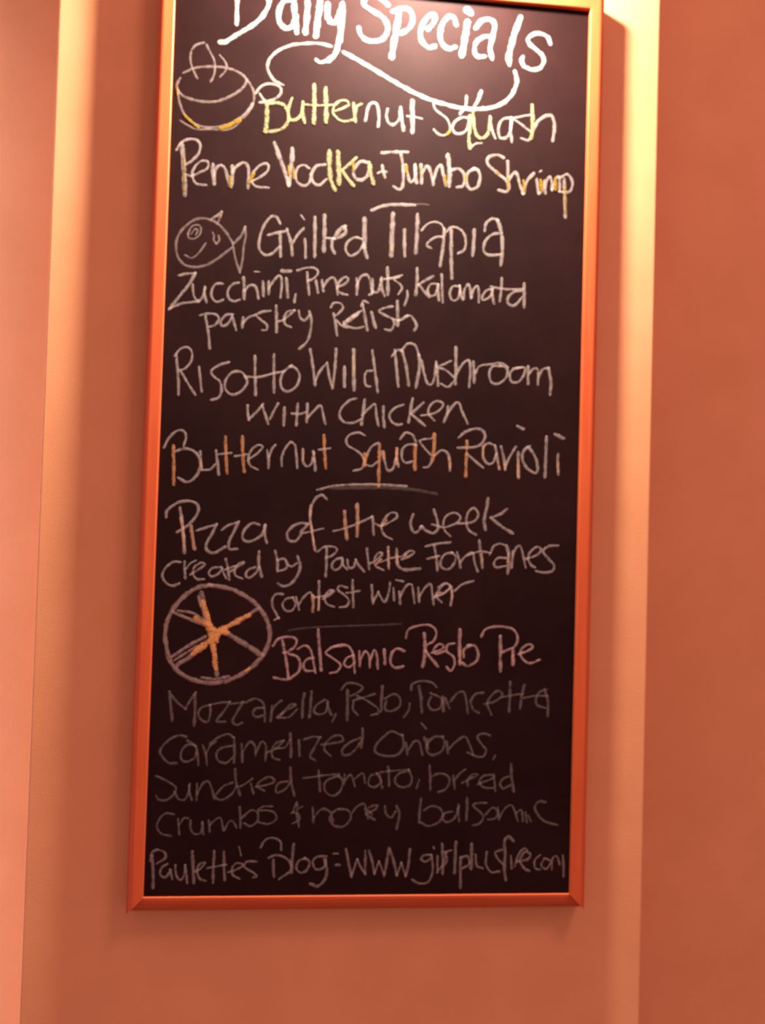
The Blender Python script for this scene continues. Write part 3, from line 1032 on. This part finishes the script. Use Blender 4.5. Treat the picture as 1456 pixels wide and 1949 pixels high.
PARTS = {
    'of_lettering': ('chalk_lettering', 'white and peach handwriting reading of the'),
    'week_lettering': ('chalk_lettering', 'white handwriting reading week'),
    'honey_lettering': ('chalk_lettering', 'faint handwriting reading and honey'),
    'balsamic_lettering': ('chalk_lettering', 'faint handwriting reading balsamic'),
    'thin_divider': ('chalk_divider', 'very faint thin line above Balsamic'),
    'tomato_lettering': ('chalk_lettering', 'faint handwriting reading tomato'),
    'bread_lettering': ('chalk_lettering', 'faint handwriting reading bread'),

    'heading_lettering': ('chalk_lettering', 'large bold white handwriting reading Daily Specials'),
    'heading_flourish': ('chalk_flourish', 'sweeping white curl under the heading'),
    'bowl_drawing': ('chalk_drawing', 'chalk drawing of a steaming bowl touched with yellow'),
    'butternut_squash_lettering': ('chalk_lettering', 'cream and white handwriting reading Butternut Squash'),
    'penne_vodka_lettering': ('chalk_lettering', 'white and yellow handwriting reading Penne Vodka + Jumbo Shrimp'),
    'fish_drawing': ('chalk_drawing', 'chalk drawing of a round smiling fish'),
    'grilled_tilapia_lettering': ('chalk_lettering', 'white handwriting reading Grilled Tilapia'),
    'zucchini_lettering': ('chalk_lettering', 'white handwriting reading Zucchini, Pine nuts, Kalamata'),
    'parsley_relish_lettering': ('chalk_lettering', 'white handwriting reading parsley Relish'),
    'risotto_lettering': ('chalk_lettering', 'white handwriting reading Risotto'),
    'wild_mushroom_lettering': ('chalk_lettering', 'white handwriting reading Wild Mushroom'),
    'with_chicken_lettering': ('chalk_lettering', 'white handwriting reading with Chicken'),
    'ravioli_lettering': ('chalk_lettering', 'orange and white handwriting reading Butternut Squash Ravioli'),
    'divider_stroke': ('chalk_divider', 'curved white line under the ravioli'),
    'pizza_heading_lettering': ('chalk_lettering', 'white and peach handwriting reading Pizza'),
    'created_by_lettering': ('chalk_lettering', 'white handwriting crediting who created the pizza'),
    'contest_winner_lettering': ('chalk_lettering', 'white handwriting reading contest winner'),
    'pizza_drawing': ('chalk_drawing', 'chalk drawing of a sliced round pizza in white and orange'),
    'balsamic_pesto_lettering': ('chalk_lettering', 'pink handwriting reading Balsamic Pesto Pie'),
    'mozzarella_lettering': ('chalk_lettering', 'faint handwriting reading Mozzarella, Pesto, Pancetta'),
    'caramelized_lettering': ('chalk_lettering', 'faint handwriting reading Caramelized Onions'),
    'sundried_lettering': ('chalk_lettering', 'faint handwriting reading Sundried'),
    'crumbs_lettering': ('chalk_lettering', 'faint handwriting reading Crumbs'),
    'blog_lettering': ('chalk_lettering', 'faint handwriting giving a blog address on the bottom line'),
}

def smooth_path(pts, step):
    if len(pts) == 1:
        pts = [pts[0], (pts[0][0] + 0.0005, pts[0][1])]
    P = [Vector((x, z)) for x, z in pts]
    ext = [P[0] * 2 - P[1]] + P + [P[-1] * 2 - P[-2]]
    out = []
    for i in range(1, len(ext) - 2):
        p0, p1, p2, p3 = ext[i - 1:i + 3]
        n = max(2, int((p2 - p1).length / step))
        for k in range(n):
            t = k / n
            out.append(0.5 * ((2 * p1) + (p2 - p0) * t + (2 * p0 - 5 * p1 + 4 * p2 - p3) * t * t
                              + (3 * p1 - p0 - 3 * p2 + p3) * t ** 3))
    out.append(P[-1])
    return out

def stroke(bm, uv, pts, width, mi, lift):
    step = 0.0012
    path = smooth_path(pts, step)
    r = width * 0.68
    # round caps
    d0 = (path[1] - path[0]).normalized()
    d1 = (path[-1] - path[-2]).normalized()
    caps = [(0.95, 0.30), (0.75, 0.66), (0.40, 0.92)]
    path = [path[0] - d0 * r * c[0] for c in caps] + path + [path[-1] + d1 * r * c[0] for c in reversed(caps)]
    n = len(path)
    rows = []
    wob = random.random() * 6.0
    for i, p in enumerate(path):
        t = (path[min(i + 1, n - 1)] - path[max(i - 1, 0)])
        if t.length < 1e-7:
            t = d1
        t = t.normalized()
        s = Vector((-t.y, t.x))
        rr = r * (1.0 + 0.10 * math.sin(i * 0.35 + wob) + random.uniform(-0.06, 0.06))
        if i < 3:
            rr *= caps[i][1]
        elif i >= n - 3:
            rr *= caps[n - 1 - i][1]
        row = []
        for q, h in ((-1.0, 0.00002), (-0.6, 0.00026), (0.0, 0.00036), (0.6, 0.00026), (1.0, 0.00002)):
            c = p + s * rr * q
            row.append((bm.verts.new((c.x, -(h + lift), c.y)), (i * step, 0.5 + q * 0.5)))
        rows.append(row)
    for a, b in zip(rows, rows[1:]):
        for j in range(4):
            quad = (a[j], b[j], b[j + 1], a[j + 1])
            f = bm.faces.new([v for v, _ in quad])
            f.material_index = mi
            f.smooth = True
            for l, (_, tex) in zip(f.loops, quad):
                l[uv].uv = tex

count = 0
for key, text in WRITING.items():
    nm, lab = PARTS[key]
    bm = bmesh.new()
    uv = bm.loops.layers.uv.new('UVMap')
    used = []
    for ln in text.split('\n'):
        head, *vals = ln.split()
        v = [int(x) / 1e4 for x in vals]
        pts = list(zip(v[0::2], v[1::2]))
        if head[0] not in used:
            used.append(head[0])
        count += 1
        over = 0.0003 if head[0] in 'yoqkrg' else 0.0
        stroke(bm, uv, pts, int(head[1:]) / 1e5, used.index(head[0]), 0.00003 + over + (count % 9) * 0.00003)
    o = obj(nm, bm, [CHALK[c] for c in used], slate)
    o['label'] = lab
